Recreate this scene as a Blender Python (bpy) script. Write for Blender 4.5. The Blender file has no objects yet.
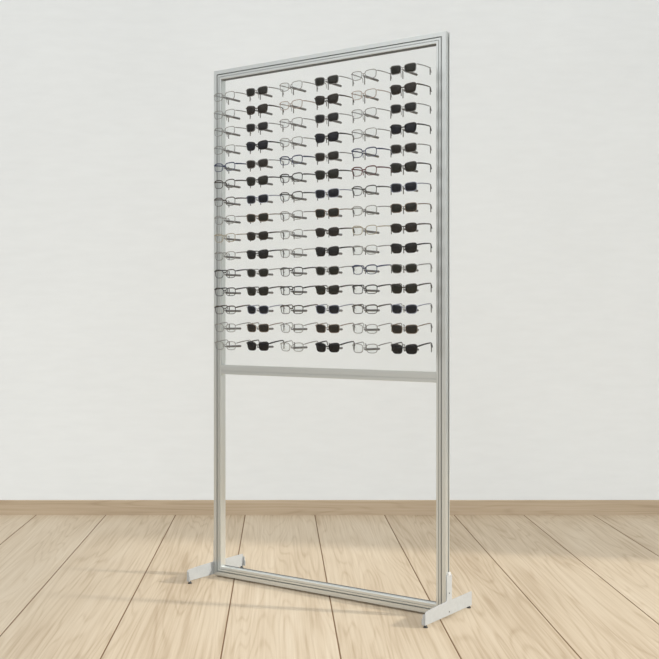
import bpy, bmesh, math, random
from mathutils import Vector, Matrix

S = bpy.context.scene
COL = S.collection
R = math.radians
random.seed(7)

# ------------------------------------------------------------------ camera
F_PX, CX, CY, CAM_H = 1103.0, 279.0, 317.0, 1.078
cam_d = bpy.data.cameras.new('camera')
cam_d.sensor_fit = 'HORIZONTAL'
cam_d.sensor_width = 36.0
cam_d.lens = F_PX / 659.0 * 36.0
cam_d.shift_x = (329.5 - CX) / 659.0
cam_d.shift_y = (CY - 329.5) / 659.0
cam_d.clip_start = 0.05
cam = bpy.data.objects.new('camera', cam_d)
COL.objects.link(cam)
cam.location = (0, 0, CAM_H)
cam.rotation_euler = (R(90), 0, 0)
S.camera = cam

# ------------------------------------------------------------------ view, world, sun
S.view_settings.view_transform = 'Standard'
S.view_settings.look = 'None'
S.view_settings.gamma = 1
S.view_settings.use_curve_mapping = False
S.view_settings.exposure = 0.34

W = bpy.data.worlds.new('soft_daylight')
S.world = W
W.use_nodes = True
wn, wl = W.node_tree.nodes, W.node_tree.links
wn.clear()
tc = wn.new('ShaderNodeTexCoord')
sp = wn.new('ShaderNodeSeparateXYZ')
wl.new(tc.outputs['Generated'], sp.inputs[0])

def wmath(op, a, b=None, c=None):
    x = wn.new('ShaderNodeMath'); x.operation = op
    for i_, v in enumerate((a, b, c)):
        if v is None: continue
        if isinstance(v, (int, float)): x.inputs[i_].default_value = v
        else: wl.new(v, x.inputs[i_])
    return x.outputs[0]


def wstep(v, lo, hi):
    x = wn.new('ShaderNodeMapRange'); x.interpolation_type = 'SMOOTHSTEP'
    x.inputs['From Min'].default_value = lo; x.inputs['From Max'].default_value = hi
    wl.new(v, x.inputs['Value'])
    return x.outputs[0]


# bright daylight from behind the camera and overhead, dimmer to the left and low down
up = wstep(sp.outputs['Z'], -0.06, 0.22)
front = wstep(wmath('MULTIPLY', sp.outputs['Y'], -1.0), 0.12, 0.42)
right = wstep(sp.outputs['X'], 0.2, 0.7)
high = wstep(sp.outputs['Z'], 0.25, 0.7)
side = wmath('MAXIMUM', wmath('MAXIMUM', front, right), high)
lum = wmath('MULTIPLY_ADD', wmath('MULTIPLY', up, side), 0.83, 0.27)
tint = wn.new('ShaderNodeMix'); tint.data_type = 'RGBA'
tint.inputs['A'].default_value = (1.0, 0.965, 0.91, 1)
tint.inputs['B'].default_value = (0.985, 1.0, 1.0, 1)
wl.new(up, tint.inputs['Factor'])
bg = wn.new('ShaderNodeBackground')
wl.new(tint.outputs['Result'], bg.inputs['Color'])
wl.new(lum, bg.inputs['Strength'])
out = wn.new('ShaderNodeOutputWorld')
wl.new(bg.outputs[0], out.inputs[0])

sun_d = bpy.data.lights.new('sun', 'SUN')
sun_d.energy = 2.1
sun_d.color = (1.0, 0.95, 0.86)
sun_d.angle = R(3.0)
sun = bpy.data.objects.new('sun', sun_d)
COL.objects.link(sun)
SUN_EL = R(24)
sdir = Vector((-0.978 * math.cos(SUN_EL), 0.208 * math.cos(SUN_EL), -math.sin(SUN_EL)))
sun.rotation_euler = sdir.to_track_quat('-Z', 'Y').to_euler()
sun.location = (8, -1, 5)


# ------------------------------------------------------------------ material helpers
def new_mat(name):
    m = bpy.data.materials.new(name)
    m.use_nodes = True
    n = m.node_tree.nodes
    return m, n, m.node_tree.links, n['Principled BSDF']


def mat(name, col, rough=0.5, metal=0.0, spec=0.5, vary=0.04, scale=60.0, bump=0.0):
    m, n, l, b = new_mat(name)
    t = n.new('ShaderNodeTexCoord')
    nz = n.new('ShaderNodeTexNoise')
    nz.inputs['Scale'].default_value = scale
    nz.inputs['Detail'].default_value = 3
    l.new(t.outputs['Object'], nz.inputs['Vector'])
    r = n.new('ShaderNodeValToRGB')
    r.color_ramp.elements[0].position = 0.3
    r.color_ramp.elements[1].position = 0.7
    r.color_ramp.elements[0].color = tuple(c * (1 - vary) for c in col) + (1,)
    r.color_ramp.elements[1].color = tuple(min(1, c * (1 + vary)) for c in col) + (1,)
    l.new(nz.outputs['Fac'], r.inputs[0])
    l.new(r.outputs[0], b.inputs['Base Color'])
    b.inputs['Roughness'].default_value = rough
    b.inputs['Metallic'].default_value = metal
    b.inputs['Specular IOR Level'].default_value = spec
    if bump:
        bp = n.new('ShaderNodeBump')
        bp.inputs['Strength'].default_value = bump
        bp.inputs['Distance'].default_value = 0.001
        l.new(nz.outputs['Fac'], bp.inputs['Height'])
        l.new(bp.outputs[0], b.inputs['Normal'])
    return m


def brushed_metal(name, col, rough, stretch):
    m, n, l, b = new_mat(name)
    t = n.new('ShaderNodeTexCoord')
    mp = n.new('ShaderNodeMapping')
    mp.inputs['Scale'].default_value = stretch
    l.new(t.outputs['Object'], mp.inputs[0])
    nz = n.new('ShaderNodeTexNoise')
    nz.inputs['Scale'].default_value = 1.0
    nz.inputs['Detail'].default_value = 5
    l.new(mp.outputs[0], nz.inputs['Vector'])
    r = n.new('ShaderNodeMapRange')
    r.inputs['To Min'].default_value = rough - 0.025
    r.inputs['To Max'].default_value = rough + 0.025
    l.new(nz.outputs['Fac'], r.inputs['Value'])
    l.new(r.outputs[0], b.inputs['Roughness'])
    cr = n.new('ShaderNodeValToRGB')
    cr.color_ramp.elements[0].color = tuple(c * 0.985 for c in col) + (1,)
    cr.color_ramp.elements[1].color = tuple(min(1, c * 1.015) for c in col) + (1,)
    l.new(nz.outputs['Fac'], cr.inputs[0])
    l.new(cr.outputs[0], b.inputs['Base Color'])
    b.inputs['Metallic'].default_value = 0.9
    return m


def clear_mat(name, tint, gloss, rough=0.03):
    m, n, l, b = new_mat(name)
    n.remove(b)
    tr = n.new('ShaderNodeBsdfTransparent')
    tr.inputs[0].default_value = tint + (1,)
    gl = n.new('ShaderNodeBsdfGlossy')
    gl.inputs['Roughness'].default_value = rough
    fr = n.new('ShaderNodeLayerWeight')
    fr.inputs['Blend'].default_value = 0.35
    mul = n.new('ShaderNodeMath'); mul.operation = 'MULTIPLY'
    mul.inputs[1].default_value = gloss
    l.new(fr.outputs['Fresnel'], mul.inputs[0])
    mx = n.new('ShaderNodeMixShader')
    l.new(mul.outputs[0], mx.inputs[0])
    l.new(tr.outputs[0], mx.inputs[1])
    l.new(gl.outputs[0], mx.inputs[2])
    l.new(mx.outputs[0], n['Material Output'].inputs[0])
    return m


def dark_lens(name, col, clear=0.06):
    m, n, l, b = new_mat(name)
    t = n.new('ShaderNodeTexCoord')
    nz = n.new('ShaderNodeTexNoise'); nz.inputs['Scale'].default_value = 12
    l.new(t.outputs['Object'], nz.inputs['Vector'])
    r = n.new('ShaderNodeValToRGB')
    r.color_ramp.elements[0].color = tuple(c * 0.95 for c in col) + (1,)
    r.color_ramp.elements[1].color = tuple(c * 1.05 for c in col) + (1,)
    l.new(nz.outputs['Fac'], r.inputs[0])
    l.new(r.outputs[0], b.inputs['Base Color'])
    b.inputs['Roughness'].default_value = 0.22
    b.inputs['Specular IOR Level'].default_value = 0.25
    tr = n.new('ShaderNodeBsdfTransparent')
    mx = n.new('ShaderNodeMixShader'); mx.inputs[0].default_value = clear
    l.new(b.outputs[0], mx.inputs[1]); l.new(tr.outputs[0], mx.inputs[2])
    l.new(mx.outputs[0], n['Material Output'].inputs[0])
    return m


PLANK_X0, PLANK_P = -0.942, 0.379


def wood_mat(name, lo, mid, hi, along='Y', planks=True, seam=(0.16, 0.085, 0.035)):
    m, n, l, b = new_mat(name)
    t = n.new('ShaderNodeTexCoord')
    s = n.new('ShaderNodeSeparateXYZ'); l.new(t.outputs['Object'], s.inputs[0])

    def math_(op, a, bb=None, c=None):
        x = n.new('ShaderNodeMath'); x.operation = op
        for i, v in enumerate((a, bb, c)):
            if v is None: continue
            if isinstance(v, (int, float)): x.inputs[i].default_value = v
            else: l.new(v, x.inputs[i])
        return x.outputs[0]
    across = s.outputs['X'] if along == 'Y' else s.outputs['Z']
    length = s.outputs['Y'] if along == 'Y' else s.outputs['X']
    if planks:
        pu = math_('DIVIDE', math_('SUBTRACT', across, PLANK_X0), PLANK_P)
        idx = math_('FLOOR', pu)
        fr = math_('SUBTRACT', pu, idx)
        edge = math_('MULTIPLY', math_('MINIMUM', fr, math_('SUBTRACT', 1.0, fr)), PLANK_P)
    else:
        idx = math_('MULTIPLY', 0.0, across)
    wnz = n.new('ShaderNodeTexWhiteNoise'); wnz.noise_dimensions = '1D'
    l.new(math_('ADD', idx, 3.7), wnz.inputs['W'])
    rnd = wnz.outputs['Value']

    def coords(sa, sl, off):
        c = n.new('ShaderNodeCombineXYZ')
        l.new(math_('MULTIPLY_ADD', across, sa, math_('MULTIPLY', rnd, 37.0 * off)), c.inputs[0])
        l.new(math_('MULTIPLY_ADD', length, sl, math_('MULTIPLY', rnd, 23.0 * off)), c.inputs[1])
        l.new(math_('MULTIPLY', rnd, 11.0), c.inputs[2])
        return c.outputs[0]
    # broad growth rings, drawn out along the plank: contour lines of a stretched noise
    nb = n.new('ShaderNodeTexNoise')
    nb.inputs['Scale'].default_value = 1.0; nb.inputs['Detail'].default_value = 2
    nb.inputs['Distortion'].default_value = 0.35
    l.new(coords(6.0, 0.42, 1.0), nb.inputs['Vector'])
    ring = math_('SINE', math_('MULTIPLY', nb.outputs['Fac'], 110.0))
    ring01 = math_('MULTIPLY_ADD', ring, 0.5, 0.5)
    ring_s = math_('POWER', ring01, 4.0)
    # fine pores
    nf = n.new('ShaderNodeTexNoise')
    nf.inputs['Scale'].default_value = 1.0; nf.inputs['Detail'].default_value = 6
    nf.inputs['Roughness'].default_value = 0.65
    l.new(coords(105.0, 1.5, 2.0), nf.inputs['Vector'])
    # broad tone
    nt = n.new('ShaderNodeTexNoise')
    nt.inputs['Scale'].default_value = 1.0; nt.inputs['Detail'].default_value = 3
    l.new(coords(6.0, 0.9, 3.0), nt.inputs['Vector'])
    f = math_('MULTIPLY_ADD', ring_s, -0.115, 0.25)
    f = math_('MULTIPLY_ADD', nf.outputs['Fac'], 0.66, f)
    f = math_('MULTIPLY_ADD', nt.outputs['Fac'], 0.45, f)
    f = math_('SUBTRACT', f, 0.265)
    if planks:
        f = math_('ADD', f, math_('MULTIPLY_ADD', rnd, 0.14, -0.07))
    r = n.new('ShaderNodeValToRGB')
    r.color_ramp.elements[0].position = 0.22; r.color_ramp.elements[0].color = lo + (1,)
    r.color_ramp.elements[1].position = 0.86; r.color_ramp.elements[1].color = hi + (1,)
    k = r.color_ramp.elements.new(0.52); k.color = mid + (1,)
    l.new(f, r.inputs[0])
    col = r.outputs[0]
    bp = n.new('ShaderNodeBump')
    bp.inputs['Strength'].default_value = 0.12; bp.inputs['Distance'].default_value = 0.001
    l.new(nf.outputs['Fac'], bp.inputs['Height'])
    nrm = bp.outputs[0]
    if planks:
        g = n.new('ShaderNodeMapRange'); g.interpolation_type = 'SMOOTHSTEP'
        g.inputs['From Min'].default_value = 0.0014; g.inputs['From Max'].default_value = 0.0034
        l.new(edge, g.inputs['Value'])
        mx = n.new('ShaderNodeMix'); mx.data_type = 'RGBA'
        mx.inputs['A'].default_value = seam + (1,)
        l.new(g.outputs[0], mx.inputs['Factor'])
        l.new(col, mx.inputs['B'])
        col = mx.outputs['Result']
        b2 = n.new('ShaderNodeBump')
        b2.inputs['Strength'].default_value = 0.6; b2.inputs['Distance'].default_value = 0.002
        l.new(g.outputs[0], b2.inputs['Height']); l.new(nrm, b2.inputs['Normal'])
        nrm = b2.outputs[0]
    l.new(col, b.inputs['Base Color'])
    l.new(nrm, b.inputs['Normal'])
    b.inputs['Roughness'].default_value = 0.6
    b.inputs['Specular IOR Level'].default_value = 0.25
    return m


def plaster(name, col):
    m, n, l, b = new_mat(name)
    t = n.new('ShaderNodeTexCoord')
    mp = n.new('ShaderNodeMapping'); mp.inputs['Scale'].default_value = (3.0, 3.0, 14.0)
    l.new(t.outputs['Object'], mp.inputs[0])
    nz = n.new('ShaderNodeTexNoise'); nz.inputs['Scale'].default_value = 2.0
    nz.inputs['Detail'].default_value = 8; nz.inputs['Roughness'].default_value = 0.6
    l.new(mp.outputs[0], nz.inputs['Vector'])
    n2 = n.new('ShaderNodeTexNoise'); n2.inputs['Scale'].default_value = 1.1
    n2.inputs['Detail'].default_value = 3
    l.new(t.outputs['Object'], n2.inputs['Vector'])
    ad = n.new('ShaderNodeMath'); ad.operation = 'ADD'
    l.new(nz.outputs['Fac'], ad.inputs[0]); l.new(n2.outputs['Fac'], ad.inputs[1])
    hf = n.new('ShaderNodeMath'); hf.operation = 'MULTIPLY'; hf.inputs[1].default_value = 0.5
    l.new(ad.outputs[0], hf.inputs[0])
    r = n.new('ShaderNodeValToRGB')
    r.color_ramp.elements[0].position = 0.35; r.color_ramp.elements[1].position = 0.65
    r.color_ramp.elements[0].color = tuple(c * 0.975 for c in col) + (1,)
    r.color_ramp.elements[1].color = tuple(c * 1.02 for c in col) + (1,)
    l.new(hf.outputs[0], r.inputs[0]); l.new(r.outputs[0], b.inputs['Base Color'])
    bp = n.new('ShaderNodeBump'); bp.inputs['Strength'].default_value = 0.12
    bp.inputs['Distance'].default_value = 0.002
    l.new(nz.outputs['Fac'], bp.inputs['Height']); l.new(bp.outputs[0], b.inputs['Normal'])
    b.inputs['Roughness'].default_value = 0.9
    b.inputs['Specular IOR Level'].default_value = 0.1
    return m


# ------------------------------------------------------------------ mesh helpers
def add_box(bm, x0, x1, y0, y1, z0, z1):
    v = [bm.verts.new((x, y, z)) for x in (x0, x1) for y in (y0, y1) for z in (z0, z1)]
    for f in ((0, 1, 3, 2), (4, 6, 7, 5), (0, 4, 5, 1), (2, 3, 7, 6), (0, 2, 6, 4), (1, 5, 7, 3)):
        bm.faces.new([v[i] for i in f])


def add_cyl(bm, p0, p1, r0, r1=None, n=16):
    p0, p1 = Vector(p0), Vector(p1)
    r1 = r0 if r1 is None else r1
    q = (p1 - p0).to_track_quat('Z', 'Y')
    rings = []
    for p, r in ((p0, r0), (p1, r1)):
        rings.append([bm.verts.new(p + q @ Vector((r * math.cos(2 * math.pi * i / n), r * math.sin(2 * math.pi * i / n), 0))) for i in range(n)])
    for i in range(n):
        j = (i + 1) % n
        bm.faces.new((rings[0][i], rings[0][j], rings[1][j], rings[1][i]))
    bm.faces.new(rings[0][::-1]); bm.faces.new(rings[1])


def add_rings(bm, rings, closed):
    vr = [[bm.verts.new(p) for p in ring] for ring in rings]
    n = len(vr[0])
    m = len(vr)
    for a in range(m if closed else m - 1):
        b_ = (a + 1) % m
        for i in range(n):
            j = (i + 1) % n
            bm.faces.new((vr[a][i], vr[a][j], vr[b_][j], vr[b_][i]))
    if not closed:
        bm.faces.new(vr[0][::-1]); bm.faces.new(vr[-1])


def add_prism(bm, pts, axis, a0, a1):
    """polygon pts (2-D) extruded along an axis ('x': pts are (y, z))"""
    def P(p, a):
        return (a, p[0], p[1]) if axis == 'x' else (p[0], a, p[1])
    v0 = [bm.verts.new(P(p, a0)) for p in pts]
    v1 = [bm.verts.new(P(p, a1)) for p in pts]
    n = len(pts)
    bm.faces.new(v0); bm.faces.new(v1[::-1])
    for i in range(n):
        j = (i + 1) % n
        bm.faces.new((v0[i], v1[i], v1[j], v0[j]))


def mesh_of(name, bm, m, smooth=False):
    bmesh.ops.recalc_face_normals(bm, faces=bm.faces)
    me = bpy.data.meshes.new(name)
    bm.to_mesh(me); bm.free()
    if smooth:
        for p in me.polygons: p.use_smooth = True
    me.materials.append(m)
    return me


def link(name, me, parent=None, loc=(0, 0, 0), **props):
    o = bpy.data.objects.new(name, me)
    COL.objects.link(o)
    o.location = loc
    if parent: o.parent = parent
    for k_, v in props.items(): o[k_] = v
    return o


def obj(name, bm, m, parent=None, smooth=False, bevel=0, **props):
    o = link(name, mesh_of(name, bm, m, smooth), parent, **props)
    if bevel:
        md = o.modifiers.new('bevel', 'BEVEL'); md.width = bevel; md.segments = 2
        md.limit_method = 'ANGLE'
    return o


# ------------------------------------------------------------------ room
WALL_Y, RIGHT_X, ROOM_H = 6.02, 4.6, 6.0
M_wall = plaster('warm_white_plaster', (0.875, 0.912, 0.935))
M_floor = wood_mat('pale_oak_planks', (0.385, 0.287, 0.187), (0.555, 0.452, 0.328), (0.672, 0.58, 0.455))
M_base = wood_mat('oak_baseboard', (0.40, 0.305, 0.21), (0.54, 0.435, 0.315), (0.62, 0.52, 0.40), along='X', planks=False)
M_white = mat('white_window_paint', (0.8, 0.8, 0.78), 0.5)

bm = bmesh.new(); add_box(bm, -5.0, RIGHT_X + 0.2, -2.5, WALL_Y + 0.2, -0.1, 0.0)
obj('floor', bm, M_floor, kind='structure', label='pale oak floor of wide planks running to the wall')
bm = bmesh.new(); add_box(bm, -5.0, RIGHT_X + 0.2, WALL_Y, WALL_Y + 0.2, 0.0, ROOM_H)
obj('wall_back', bm, M_wall, kind='structure', label='plain off-white plaster wall behind the display stand')
bm = bmesh.new()
add_prism(bm, [(WALL_Y, 0.0), (WALL_Y, 0.079), (WALL_Y - 0.012, 0.0815), (WALL_Y - 0.015, 0.078), (WALL_Y - 0.015, 0.0)], 'x', -5.0, RIGHT_X)
obj('baseboard_back', bm, M_base, kind='structure', label='oak baseboard along the foot of the white wall')
# the right-hand wall with the tall window the sunlight comes through (outside the frame)
WY0, WY1, WZ0, WZ1 = -0.5, 4.29, 0.18, 2.53
bm = bmesh.new()
x0, x1 = RIGHT_X, RIGHT_X + 0.2
add_box(bm, x0, x1, WY1, WALL_Y, 0, ROOM_H)
add_box(bm, x0, x1, -2.5, WY0, 0, ROOM_H)
add_box(bm, x0, x1, WY0, WY1, 0, WZ0)
add_box(bm, x0, x1, WY0, WY1, WZ1, ROOM_H)
obj('wall_right', bm, M_wall, kind='structure')
bm = bmesh.new()
for (a, b_, c, d_) in ((WY0, WY0 + 0.05, WZ0, WZ1), (WY1 - 0.05, WY1, WZ0, WZ1), (WY0 + 0.05, WY1 - 0.05, WZ0, WZ0 + 0.05), (WY0 + 0.05, WY1 - 0.05, WZ1 - 0.05, WZ1)):
    add_box(bm, x0 + 0.06, x0 + 0.12, a, b_, c, d_)
obj('window_1', bm, M_white, kind='structure')

# ------------------------------------------------------------------ display stand
FW = 1.081                       # frame width
Z0, Z1 = 0.007, 2.100            # frame bottom and top
PW, PD = 0.039, 0.031            # profile width and depth
PR = Vector((0.5955, 3.94, 0)); U = Vector((-0.8021, 0.5972, 0)); D = Vector((0.5972, 0.8021, 0))
ROT = math.atan2(-0.5972, 0.8021)
BASE = PR + U * (FW / 2)

M_alu = brushed_metal('satin_aluminium', (0.69, 0.715, 0.705), 0.37, (220, 220, 3))
M_alu_h = brushed_metal('satin_aluminium_horizontal', (0.69, 0.715, 0.705), 0.37, (3, 220, 220))
M_steel = mat('light_grey_powder_coat', (0.44, 0.46, 0.47), 0.45, 0.1)
M_rubber = mat('dark_rubber', (0.05, 0.05, 0.05), 0.7)
M_shade_strip = mat('dark_grey_shade', (0.11, 0.115, 0.12), 0.6)  # dark colour standing in for the shaded rail underside
M_screw = mat('dark_screw', (0.12, 0.12, 0.12), 0.4, 0.6)
M_clip = mat('white_plastic_clip', (0.62, 0.63, 0.63), 0.4)
M_acrylic = clear_mat('clear_acrylic', (0.99, 0.992, 0.99), 0.05)
M_rod = mat('frosted_grey_rod', (0.20, 0.20, 0.198), 0.6, 0.0, 0.2)
M_peg = mat('dark_grey_peg', (0.12, 0.12, 0.118), 0.4, 0.2)

stand = bpy.data.objects.new('display_stand', None)
COL.objects.link(stand)
stand.location = BASE; stand.rotation_euler = (0, 0, ROT)
stand['label'] = 'tall freestanding aluminium-framed display stand with clear panel holding rows of eyewear'
stand['category'] = 'display stand'

H2 = FW / 2
# profile (a: inwards from the outer edge, t: depth from the front face)
PROF = [(0.0012, 0.0), (0.0161, 0.0), (0.0165, 0.0140), (0.0197, 0.0140), (0.0202, 0.0005), (0.0272, 0.0005),
        (0.0278, 0.0045), (0.0293, 0.0045), (0.0298, 0.0005), (PW - 0.0010, 0.0005), (PW, 0.0015),
        (PW, PD - 0.001), (PW - 0.001, PD), (0.0012, PD), (0.0, PD - 0.0012),
        (0.0, 0.0245), (0.0120, 0.0242), (0.0120, 0.0178), (0.0, 0.0175), (0.0, 0.0012)]


def rail(name, side, m):
    bm = bmesh.new()
    A, B = [], []
    for a, t in PROF:
        if side == 'L': A.append((-H2 + a, t, Z0 + a)); B.append((-H2 + a, t, Z1 - a))
        if side == 'R': A.append((H2 - a, t, Z0 + a)); B.append((H2 - a, t, Z1 - a))
        if side == 'T': A.append((-H2 + a, t, Z1 - a)); B.append((H2 - a, t, Z1 - a))
        if side == 'B': A.append((-H2 + a, t, Z0 + a)); B.append((H2 - a, t, Z0 + a))
    add_rings(bm, [A, B], False)
    return obj(name, bm, m, stand)


rail('post', 'L', M_alu)
rail('post', 'R', M_alu)
rail('top_rail', 'T', M_alu_h)
rail('bottom_rail', 'B', M_alu_h)
for t0, z, nm in ((0.0085, Z1 - PW, 1), (0.0085, Z0 + PW, -1)):  # added dark strips: top rail's shaded underside as colour, and bottom rail's dark line
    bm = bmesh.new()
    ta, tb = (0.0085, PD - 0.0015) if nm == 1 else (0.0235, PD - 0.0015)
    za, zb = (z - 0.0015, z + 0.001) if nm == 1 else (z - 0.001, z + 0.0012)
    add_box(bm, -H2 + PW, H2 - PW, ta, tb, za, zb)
    obj('shade_strip', bm, M_shade_strip, stand, label='dark grey strip standing in for shade on the rail')
# middle rail: stepped profile, (t, z)
MZ0, MZ1 = 0.842, 0.880
bm = bmesh.new()
add_prism(bm, [(0.001, MZ0 + 0.0008), (0.001, MZ0 + 0.0118), (0.0050, MZ0 + 0.0122), (0.0050, MZ0 + 0.0145), (0.001, MZ0 + 0.0150),
               (0.001, MZ1 - 0.0060), (0.0022, MZ1 - 0.0052), (0.0022, MZ1), (0.028, MZ1), (0.028, MZ0), (0.002, MZ0)],
          'x', -H2 + PW, H2 - PW)
obj('middle_rail', bm, M_alu_h, stand)
# clear panel, let into the rails
bm = bmesh.new()
add_box(bm, -H2 + PW, H2 - PW, 0.0035, 0.0065, MZ1, Z1 - PW)
panel = obj('panel', bm, M_acrylic, stand, label='clear acrylic panel')


# feet: bent sheet-metal T pieces on the outside of the posts
def foot(sg):
    pl0, pl1 = H2 + 0.0004, H2 + 0.0034
    T0, T1 = (-0.154 if sg > 0 else -0.164), 0.198
    outline = [(T0, 0.010), (T1, 0.008), (T1, 0.056), (T1 - 0.003, 0.0600), (0.046, 0.0600), (0.0425, 0.0640), (0.0415, 0.070),
               (0.0415, 0.150), (0.037, 0.155), (0.007, 0.155), (0.0025, 0.150), (0.0025, 0.070), (0.0015, 0.064), (-0.002, 0.0605),
               (-0.060, 0.0600), (-0.10, 0.0590), (T0 + 0.006, 0.0560), (T0, 0.0500)]
    bm = bmesh.new()
    a, b_ = sorted((sg * pl0, sg * pl1))
    add_prism(bm, outline, 'x', a, b_)
    f = obj('foot', bm, M_steel, stand, bevel=0.0006)
    # folded end flanges, turned inwards
    for t in (T0, T1 - 0.0025):
        bm = bmesh.new()
        xa, xb = sorted((sg * pl0, sg * (pl0 - 0.012)))
        xm = sg * (pl0 - 0.008)
        pts = [(sg * pl0, 0.010), (sg * pl0, 0.050), (xm, 0.047), (xm, 0.034), (sg * (pl0 - 0.012), 0.031), (sg * (pl0 - 0.012), 0.010)]
        add_prism(bm, pts, 'y', t, t + 0.0025)
        obj('end_flange', bm, M_steel, f)
    for t in (T0 + 0.012, T1 - 0.014):
        bm = bmesh.new()
        x = sg * (pl0 - 0.003)
        add_cyl(bm, (x, t, 0.0), (x, t, 0.0030), 0.0080, 0.0080, 20)
        add_cyl(bm, (x, t, 0.0030), (x, t, 0.009), 0.0070, 0.004, 20)
        obj('levelling_pad', bm, M_rubber, f)
    for z in (0.088, 0.021):
        bm = bmesh.new()
        add_cyl(bm, (sg * pl1, 0.021, z), (sg * (pl1 + 0.0008), 0.021, z), 0.0028, 0.0028, 14)
        obj('screw', bm, M_screw, f)
    bm = bmesh.new()
    a, b_ = sorted((sg * (H2 - 0.003), sg * (pl1 + 0.002)))
    add_box(bm, a, b_, 0.0125, 0.0305, 0.150, 0.163)
    obj('clip', bm, M_clip, f, bevel=0.003)


foot(-1)
foot(1)

# ------------------------------------------------------------------ eyewear grid
NC, NR = 6, 15
S0, SP = 0.1205, 0.1652            # first column (from the right) and spacing
ROW_Z = [1.9635, 1.8920, 1.8235, 1.7500, 1.6795, 1.6115, 1.5405, 1.4675, 1.3955, 1.3230, 1.2510, 1.1785, 1.1060, 1.0345, 0.9630]
T_FRONT, T_PANEL = -0.0965, 0.0035
PEG = 0.0565
ROD_DZ = -0.0035

# holders: a grey rod for the nose bridge and a pair of pegs for the arms
bm = bmesh.new()
add_cyl(bm, (0, T_PANEL, ROD_DZ), (0, T_FRONT + 0.012, ROD_DZ), 0.0044, 0.0042, 14)
add_cyl(bm, (0, T_FRONT + 0.012, ROD_DZ), (0, T_FRONT - 0.0012, ROD_DZ), 0.0028, 0.0020, 12)
add_cyl(bm, (0, T_FRONT, ROD_DZ + 0.001), (0, T_FRONT, 0.0027), 0.0012, 0.0010, 8)
ROD_ME = mesh_of('nose_rest', bm, M_rod, True)


def add_peg(bm, x, y, z):
    add_cyl(bm, (x, y + T_PANEL - 0.0018, z + 0.015), (x, y + T_PANEL - 0.0018, z - 0.0115), 0.0019, 0.0017, 10)
    add_cyl(bm, (x, y + T_PANEL - 0.001, z + 0.0140), (x, y + T_PANEL - 0.0085, z + 0.0150), 0.0012, 0.0012, 8)


bm = bmesh.new(); add_peg(bm, 0, 0, 0)
PEG_ME = mesh_of('temple_peg', bm, M_peg, True)
REST_PEGS = bmesh.new()

# ---- materials for frames and lenses
FR = {
    'silver': mat('silver_wire', (0.28, 0.28, 0.275), 0.35, 0.4),
    'grey': mat('gunmetal_wire', (0.26, 0.26, 0.26), 0.35, 0.5),
    'rose': mat('rose_gold_wire', (0.38, 0.31, 0.275), 0.35, 0.4),
    'gold': mat('pale_gold_wire', (0.38, 0.34, 0.26), 0.35, 0.4),
    'bronze': mat('bronze_wire', (0.22, 0.175, 0.14), 0.35, 0.4),
    'brown': mat('dark_brown_acetate', (0.045, 0.036, 0.030), 0.35),
    'black': mat('black_acetate', (0.014, 0.014, 0.016), 0.35),
    'charcoal': mat('charcoal_acetate', (0.055, 0.055, 0.056), 0.35),
    'navy': mat('navy_acetate', (0.030, 0.042, 0.105), 0.35),
    'steelblue': mat('blue_grey_wire', (0.26, 0.28, 0.36), 0.35, 0.4),
    'maroon': mat('dark_red_acetate', (0.10, 0.028, 0.030), 0.35),
}
LN = {
    'grey': dark_lens('dark_grey_lens', (0.022, 0.022, 0.022)),
    'brown': dark_lens('dark_brown_lens', (0.029, 0.0255, 0.022)),
    'blue': dark_lens('dark_navy_lens', (0.016, 0.0175, 0.0235)),
    'green': dark_lens('dark_olive_lens', (0.026, 0.026, 0.021)),
    'black': dark_lens('black_lens', (0.012, 0.012, 0.013)),
    'clear': clear_mat('clear_lens', (0.975, 0.98, 0.98), 0.10),
}
M_tip_dark = mat('dark_arm_tip', (0.10, 0.10, 0.10), 0.5)
M_tip_grey = mat('grey_arm_tip', (0.24, 0.24, 0.24), 0.5)
M_pad = clear_mat('silicone_nose_pad', (0.80, 0.80, 0.78), 0.25, 0.2)

HALF = 0.0543       # half width of a front


def lens_outline(side, a, b, n, taper, lift, N=40):
    """points (x, z) of one lens, x outwards on its own side"""
    cx = HALF - a - 0.001
    pts = []
    for i in range(N):
        th = 2 * math.pi * i / N
        c, s_ = math.cos(th), math.sin(th)
        x = a * math.copysign(abs(c) ** (2 / n), c)
        z = b * math.copysign(abs(s_) ** (2 / n), s_)
        x *= 1 - taper * (0.5 - 0.5 * z / b)           # narrower below
        z += lift * (x / a) * (0.5 + 0.5 * z / b)      # the outer top corner rises
        z -= 0.0012 * max(0, -x / a) * max(0, z / b)
        pts.append((side * (cx + x), z))
    return pts


def wrap(x):
    return x * x * 1.55                                 # the front curves back at its ends


_cache = {}


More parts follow.
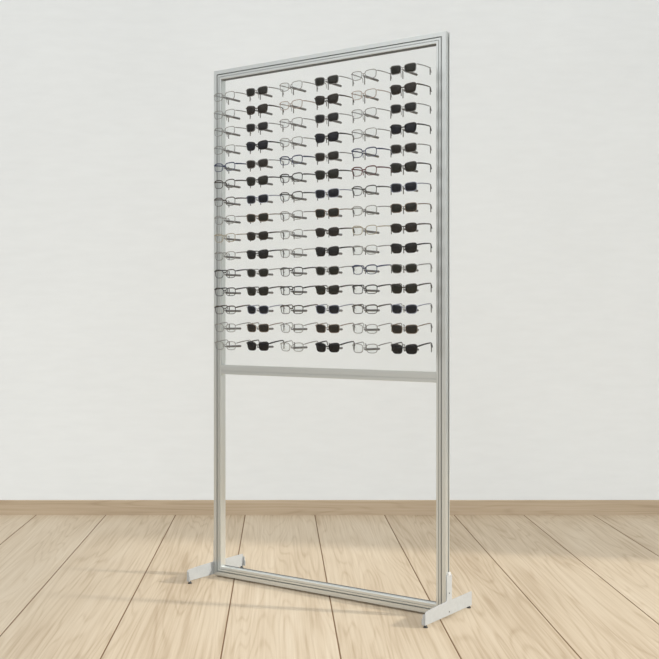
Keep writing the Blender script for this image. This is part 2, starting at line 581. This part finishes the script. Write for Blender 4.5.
def eyewear_meshes(style):
    key = tuple(sorted(style.items()))
    if key in _cache: return _cache[key]
    a, b, n, tp, lift = style['shape']
    fm, lm = FR[style['frame']], LN[style['lens']]
    rr = style['rim']; rd = rr * (1.0 if style['thin'] else 0.9)
    out = {}
    bm = bmesh.new()
    for side in (-1, 1):
        pts = lens_outline(side, a, b, n, tp, lift)
        N = len(pts); rings = []
        cxm = sum(p[0] for p in pts) / N
        for i in range(N):
            p0, p1, p2 = pts[i - 1], pts[i], pts[(i + 1) % N]
            tx, tz = p2[0] - p0[0], p2[1] - p0[1]
            L = math.hypot(tx, tz) or 1
            nx, nz = tz / L, -tx / L
            if nx * (p1[0] - cxm) + nz * p1[1] < 0: nx, nz = -nx, -nz
            k_ = rr
            if not style['thin']: k_ = rr * (0.85 + 0.55 * max(0, p1[1] / b))
            ring = []
            for j in range(8):
                w = 2 * math.pi * j / 8
                q = k_ * math.cos(w)
                ring.append((p1[0] + nx * q, wrap(p1[0]) + rd * math.sin(w), p1[1] + nz * q))
            rings.append(ring)
        add_rings(bm, rings, True)
        # end piece towards the hinge
        ze = b * 0.58 + lift * 0.6
        xe = HALF - 0.0028
        e = 0.0012 if style['thin'] else 0.0022
        pth = [(xe, wrap(xe), ze), (HALF + 0.0012, wrap(HALF) - 0.0002, ze + 0.0008), (HALF + 0.0024, wrap(HALF) + 0.003, ze + 0.0008)]
        rings = []
        for (px, py, pz) in pth:
            rings.append([(side * (px + 0.0012 * math.cos(w)), py + 0.0012 * math.sin(w) * (1 if px < HALF else .4), pz + e * zz)
                          for (w, zz) in ((0.0, -1), (math.pi * .5, -1), (math.pi * .5, 1), (0.0, 1))])
        add_rings(bm, rings, False)
        if style['thin']:   # wire arm that carries the nose pad
            x_in = HALF - 2 * a - 0.001
            add_cyl(bm, (side * (x_in + 0.0016), wrap(x_in) + 0.0004, -b * 0.05), (side * 0.0055, 0.0052, -b * 0.12), 0.0006, 0.0005, 6)
    # bridge: an arch between the lenses
    xin = HALF - 2 * a - 0.001 + 0.001
    rb = 0.0011 if style['thin'] else 0.0021
    zb, za = b * 0.34, 0.0031 + rb
    rings = []
    for i in range(9):
        u = -1 + i / 4
        px = u * (xin + 0.0008); pz = max(za, za + (zb - za) * u * u)
        rings.append([(px, wrap(px) + rb * math.sin(w), pz + rb * math.cos(w)) for w in [2 * math.pi * j / 8 for j in range(8)]])
    add_rings(bm, rings, False)
    out['front'] = mesh_of('front', bm, fm, True)
    # lenses, slightly domed solids
    for side in (-1, 1):
        pts = lens_outline(side, a - rr * 0.2, b - rr * 0.2, n, tp, lift)
        cx_ = side * (HALF - a - 0.001)
        bm = bmesh.new()
        lay = []
        for dy, dome in ((-0.0006, 1), (0.0006, 1)):
            layer = []
            for sc in (1.0, 0.66, 0.33):
                layer.append([bm.verts.new((cx_ + (p[0] - cx_) * sc, wrap(cx_ + (p[0] - cx_) * sc) + dy - 0.0016 * (1 - sc * sc), p[1] * sc)) for p in pts])
            c = bm.verts.new((cx_, wrap(cx_) + dy - 0.0016, 0))
            N = len(pts)
            for q in range(2):
                for i in range(N):
                    j = (i + 1) % N
                    bm.faces.new((layer[q][i], layer[q][j], layer[q + 1][j], layer[q + 1][i]))
            for i in range(N):
                bm.faces.new((layer[2][i], layer[2][(i + 1) % N], c))
            lay.append(layer[0])
        for i in range(len(pts)):
            j = (i + 1) % len(pts)
            bm.faces.new((lay[0][i], lay[1][i], lay[1][j], lay[0][j]))
        out['lens', side] = mesh_of('lens', bm, lm, True)
    # arms
    ze = b * 0.58 + lift * 0.6 + 0.0008
    y0 = wrap(HALF) + 0.003
    hw, hh = (0.0011, 0.0020) if style['thin'] else (0.0014, 0.0029)
    if style.get('fat'): hh = 0.0031
    for side in (-1, 1):
        def sweep(path, hw, hh, taper=1.0):
            bm = bmesh.new(); rings = []
            M = len(path)
            for i, p in enumerate(path):
                p = Vector(p)
                t = (Vector(path[min(i + 1, M - 1)]) - Vector(path[max(i - 1, 0)])).normalized()
                bx = Vector((1, 0, 0)); nz = t.cross(bx).normalized()
                if nz.z < 0 and abs(nz.z) > 1e-3: nz = -nz
                nz = Vector((0, -t.z, t.y))
                k_ = 1 + (taper - 1) * i / (M - 1)
                rings.append([p + bx * (hw * math.cos(w)) + nz * (hh * k_ * math.sin(w)) for w in [2 * math.pi * j / 8 for j in range(8)]])
            add_rings(bm, rings, False)
            return bm
        yb = 0.0855                                      # where the arm starts to bend over the ear
        P = []
        for i in range(9):
            u = i / 8
            P.append((side * (HALF + 0.0024 + (PEG + 0.0042 - HALF - 0.0024) * (u ** 0.7)), y0 + (yb - y0) * u, ze + 0.0012 * math.sin(math.pi * u)))
        out['arm', side] = mesh_of('temple', sweep(P, hw, hh, 0.72 if not style['thin'] else 0.9), fm, True)
        T = []
        for i in range(9):
            u = i / 8
            ang = R(76) * min(1, u * 1.9)
            if i == 0: T.append(Vector((side * (PEG + 0.0042), yb, ze)))
            else:
                T.append(T[-1] + Vector((side * 0.00022, math.cos(ang) * 0.0027, -math.sin(ang) * 0.0027)))
        tipm = {'silver': M_tip_grey, 'gold': M_tip_grey, 'rose': M_tip_grey, 'grey': M_tip_grey}.get(style['frame'])
        if tipm is None: tipm = fm if not style['thin'] else M_tip_dark
        out['tip', side] = mesh_of('ear_tip', sweep([tuple(q) for q in T], max(hw, 0.0010), max(0.0012, hh * 0.72) if not style['thin'] else 0.0013, 0.8), tipm, True)
        # nose pad
        bm = bmesh.new()
        bmesh.ops.create_uvsphere(bm, u_segments=8, v_segments=6, radius=1.0)
        bmesh.ops.transform(bm, matrix=Matrix.Translation((side * 0.0054, 0.0058, -b * 0.18)) @ Matrix.Rotation(side * R(20), 4, 'Y') @ Matrix.Diagonal((0.0009, 0.0017, 0.0035, 1)), verts=bm.verts)
        out['pad', side] = mesh_of('nose_pad', bm, M_pad, True)
    _cache[key] = out
    return out


# lens shapes: half width, half height, squareness, narrowing below, outer lift
SQ = (0.0236, 0.0155, 3.9, 0.12, 0.0012)
PANTO = (0.0234, 0.0158, 3.2, 0.16, 0.0010)
WAY = (0.0240, 0.0163, 3.7, 0.20, 0.0020)
OPT = (0.0237, 0.0156, 3.6, 0.12, 0.0008)
OPTR = (0.0235, 0.0162, 3.3, 0.15, 0.0008)


def thin(frame, lens, shape, rim=0.0014): return dict(frame=frame, lens=lens, shape=shape, rim=rim, thin=True)
def thick(frame, lens, shape, rim=0.0017, fat=False): return dict(frame=frame, lens=lens, shape=shape, rim=rim, thin=False, fat=fat)


SUN = [  # one style per row, top to bottom
    (thin('grey', 'green', SQ), 'grey wire-rimmed sunglasses with dark lenses'),
    (thick('brown', 'brown', WAY), 'dark brown sunglasses with thick arms'),
    (thin('grey', 'grey', SQ), 'grey wire-rimmed sunglasses with black-grey lenses'),
    (thick('black', 'blue', WAY), 'black sunglasses with thick dark arms'),
    (thin('grey', 'brown', SQ), 'thin grey-rimmed sunglasses with brownish lenses'),
    (thick('charcoal', 'green', WAY), 'charcoal sunglasses with thick rims and arms'),
    (thin('steelblue', 'blue', SQ), 'blue-grey wire sunglasses with navy lenses'),
    (thin('bronze', 'green', SQ), 'thin bronze-armed sunglasses with dark lenses'),
    (thick('brown', 'brown', PANTO, 0.0014), 'slim dark brown sunglasses with dark lenses'),
    (thick('black', 'grey', WAY), 'black wide-topped sunglasses with dark arms'),
    (thin('grey', 'green', PANTO), 'grey thin-armed sunglasses with olive-black lenses'),
    (thick('brown', 'green', WAY, 0.0014), 'dark olive-brown sunglasses with dark arms'),
    (thin('steelblue', 'blue', PANTO), 'blue-grey thin-rimmed sunglasses with navy lenses'),
    (thin('bronze', 'brown', SQ), 'bronze wire-rimmed sunglasses with brown lenses'),
    (thick('black', 'black', WAY, 0.0018, True), 'glossy black sunglasses with the thickest arms'),
]
OPTICAL = [  # per row: style for columns 1, 3, 5 (left to right)
    [thin('silver', 'clear', OPT)] * 3,
    [thin('silver', 'clear', OPT), thin('rose', 'clear', OPT), thin('rose', 'clear', OPT)],
    [thin('silver', 'clear', OPT), thin('grey', 'clear', OPT), thin('grey', 'clear', OPT)],
    [thin('silver', 'clear', OPT)] * 3,
    [thick('navy', 'clear', OPT, 0.0016)] * 3,
    [thick('brown', 'clear', OPTR, 0.0016), thick('black', 'clear', OPTR, 0.0016), thick('maroon', 'clear', OPTR, 0.0016)],
    [thick('brown', 'clear', OPTR, 0.0015), thick('charcoal', 'clear', OPTR, 0.0015), thick('charcoal', 'clear', OPTR, 0.0015)],
    [thin('silver', 'clear', OPTR)] * 3,
    [thin('gold', 'clear', OPTR), thin('silver', 'clear', OPTR), thin('gold', 'clear', OPTR)],
    [thin('silver', 'clear', OPTR)] * 3,
    [thick('charcoal', 'clear', OPTR, 0.0016), thick('charcoal', 'clear', OPTR, 0.0016), thick('navy', 'clear', OPTR, 0.0016)],
    [thick('black', 'clear', OPT, 0.0016)] * 3,
    [thick('brown', 'clear', OPT, 0.0016)] * 3,
    [thin('silver', 'clear', OPTR)] * 3,
    [thin('silver', 'clear', OPTR), thin('silver', 'clear', OPTR), thin('grey', 'clear', OPTR)],
]
WORD = {'silver': 'thin silver-rimmed', 'rose': 'thin rose-gold-rimmed', 'gold': 'thin pale gold-rimmed', 'grey': 'thin grey-rimmed',
        'navy': 'navy blue', 'brown': 'dark brown', 'black': 'black', 'charcoal': 'charcoal', 'maroon': 'dark red'}
COLN = ['leftmost column', 'second column from left', 'third column from left', 'third column from right', 'second column from right', 'rightmost column']
ROWN = ['top row', 'second row from top', 'third row from top', 'fourth row from top', 'fifth row from top', 'sixth row from top',
        'seventh row from top', 'middle row', 'seventh row from bottom', 'sixth row from bottom', 'fifth row from bottom',
        'fourth row from bottom', 'third row from bottom', 'second row from bottom', 'bottom row']

RZ = Matrix.Rotation(ROT, 3, 'Z')
for row in range(NR):
    for c in range(NC):
        s_ = S0 + SP * (NC - 1 - c)
        zc = ROW_Z[row]
        lx = H2 - s_ + 0.0055 * row / 14
        h = link('nose_rest', ROD_ME, stand, (lx, 0, zc))
        for sx in (-1, 1):                      # the hundred nearest pegs one by one, the far ones together
            if c >= 3 or (c == 2 and row < 5):
                link('temple_peg', PEG_ME, stand, (lx + sx * PEG, 0, zc))
            else:
                add_peg(REST_PEGS, lx + sx * PEG, 0, zc)
        is_sun = c % 2 == 1
        if is_sun:
            style, words = SUN[row]
            name, cat, grp = 'sunglasses', 'sunglasses', 'sunglasses on the display stand'
        else:
            style = OPTICAL[row][c // 2]
            words = WORD[style['frame']] + ' clear-lens eyeglasses'
            name, cat, grp = 'eyeglasses', 'eyeglasses', 'clear eyeglasses on the display stand'
        ms = eyewear_meshes(style)
        g = bpy.data.objects.new(name, None)
        COL.objects.link(g)
        g.empty_display_size = 0.03
        g.location = BASE + RZ @ Vector((lx, T_FRONT, zc))
        tilt = 1.2 + 6.2 * row / 14 + random.uniform(-0.4, 0.4)
        g.rotation_euler = (R(tilt), 0, ROT + R(random.uniform(-0.5, 0.5)))
        g['label'] = f'{words}, {COLN[c]}, {ROWN[row]}'
        g['category'] = cat; g['group'] = grp
        link('front', ms['front'], g)
        for side in (-1, 1):
            link('lens', ms['lens', side], g)
            link('nose_pad', ms['pad', side], g)
            arm = link('temple', ms['arm', side], g)
            link('ear_tip', ms['tip', side], arm)
obj('temple_peg', REST_PEGS, M_peg, stand, smooth=True, kind='stuff')
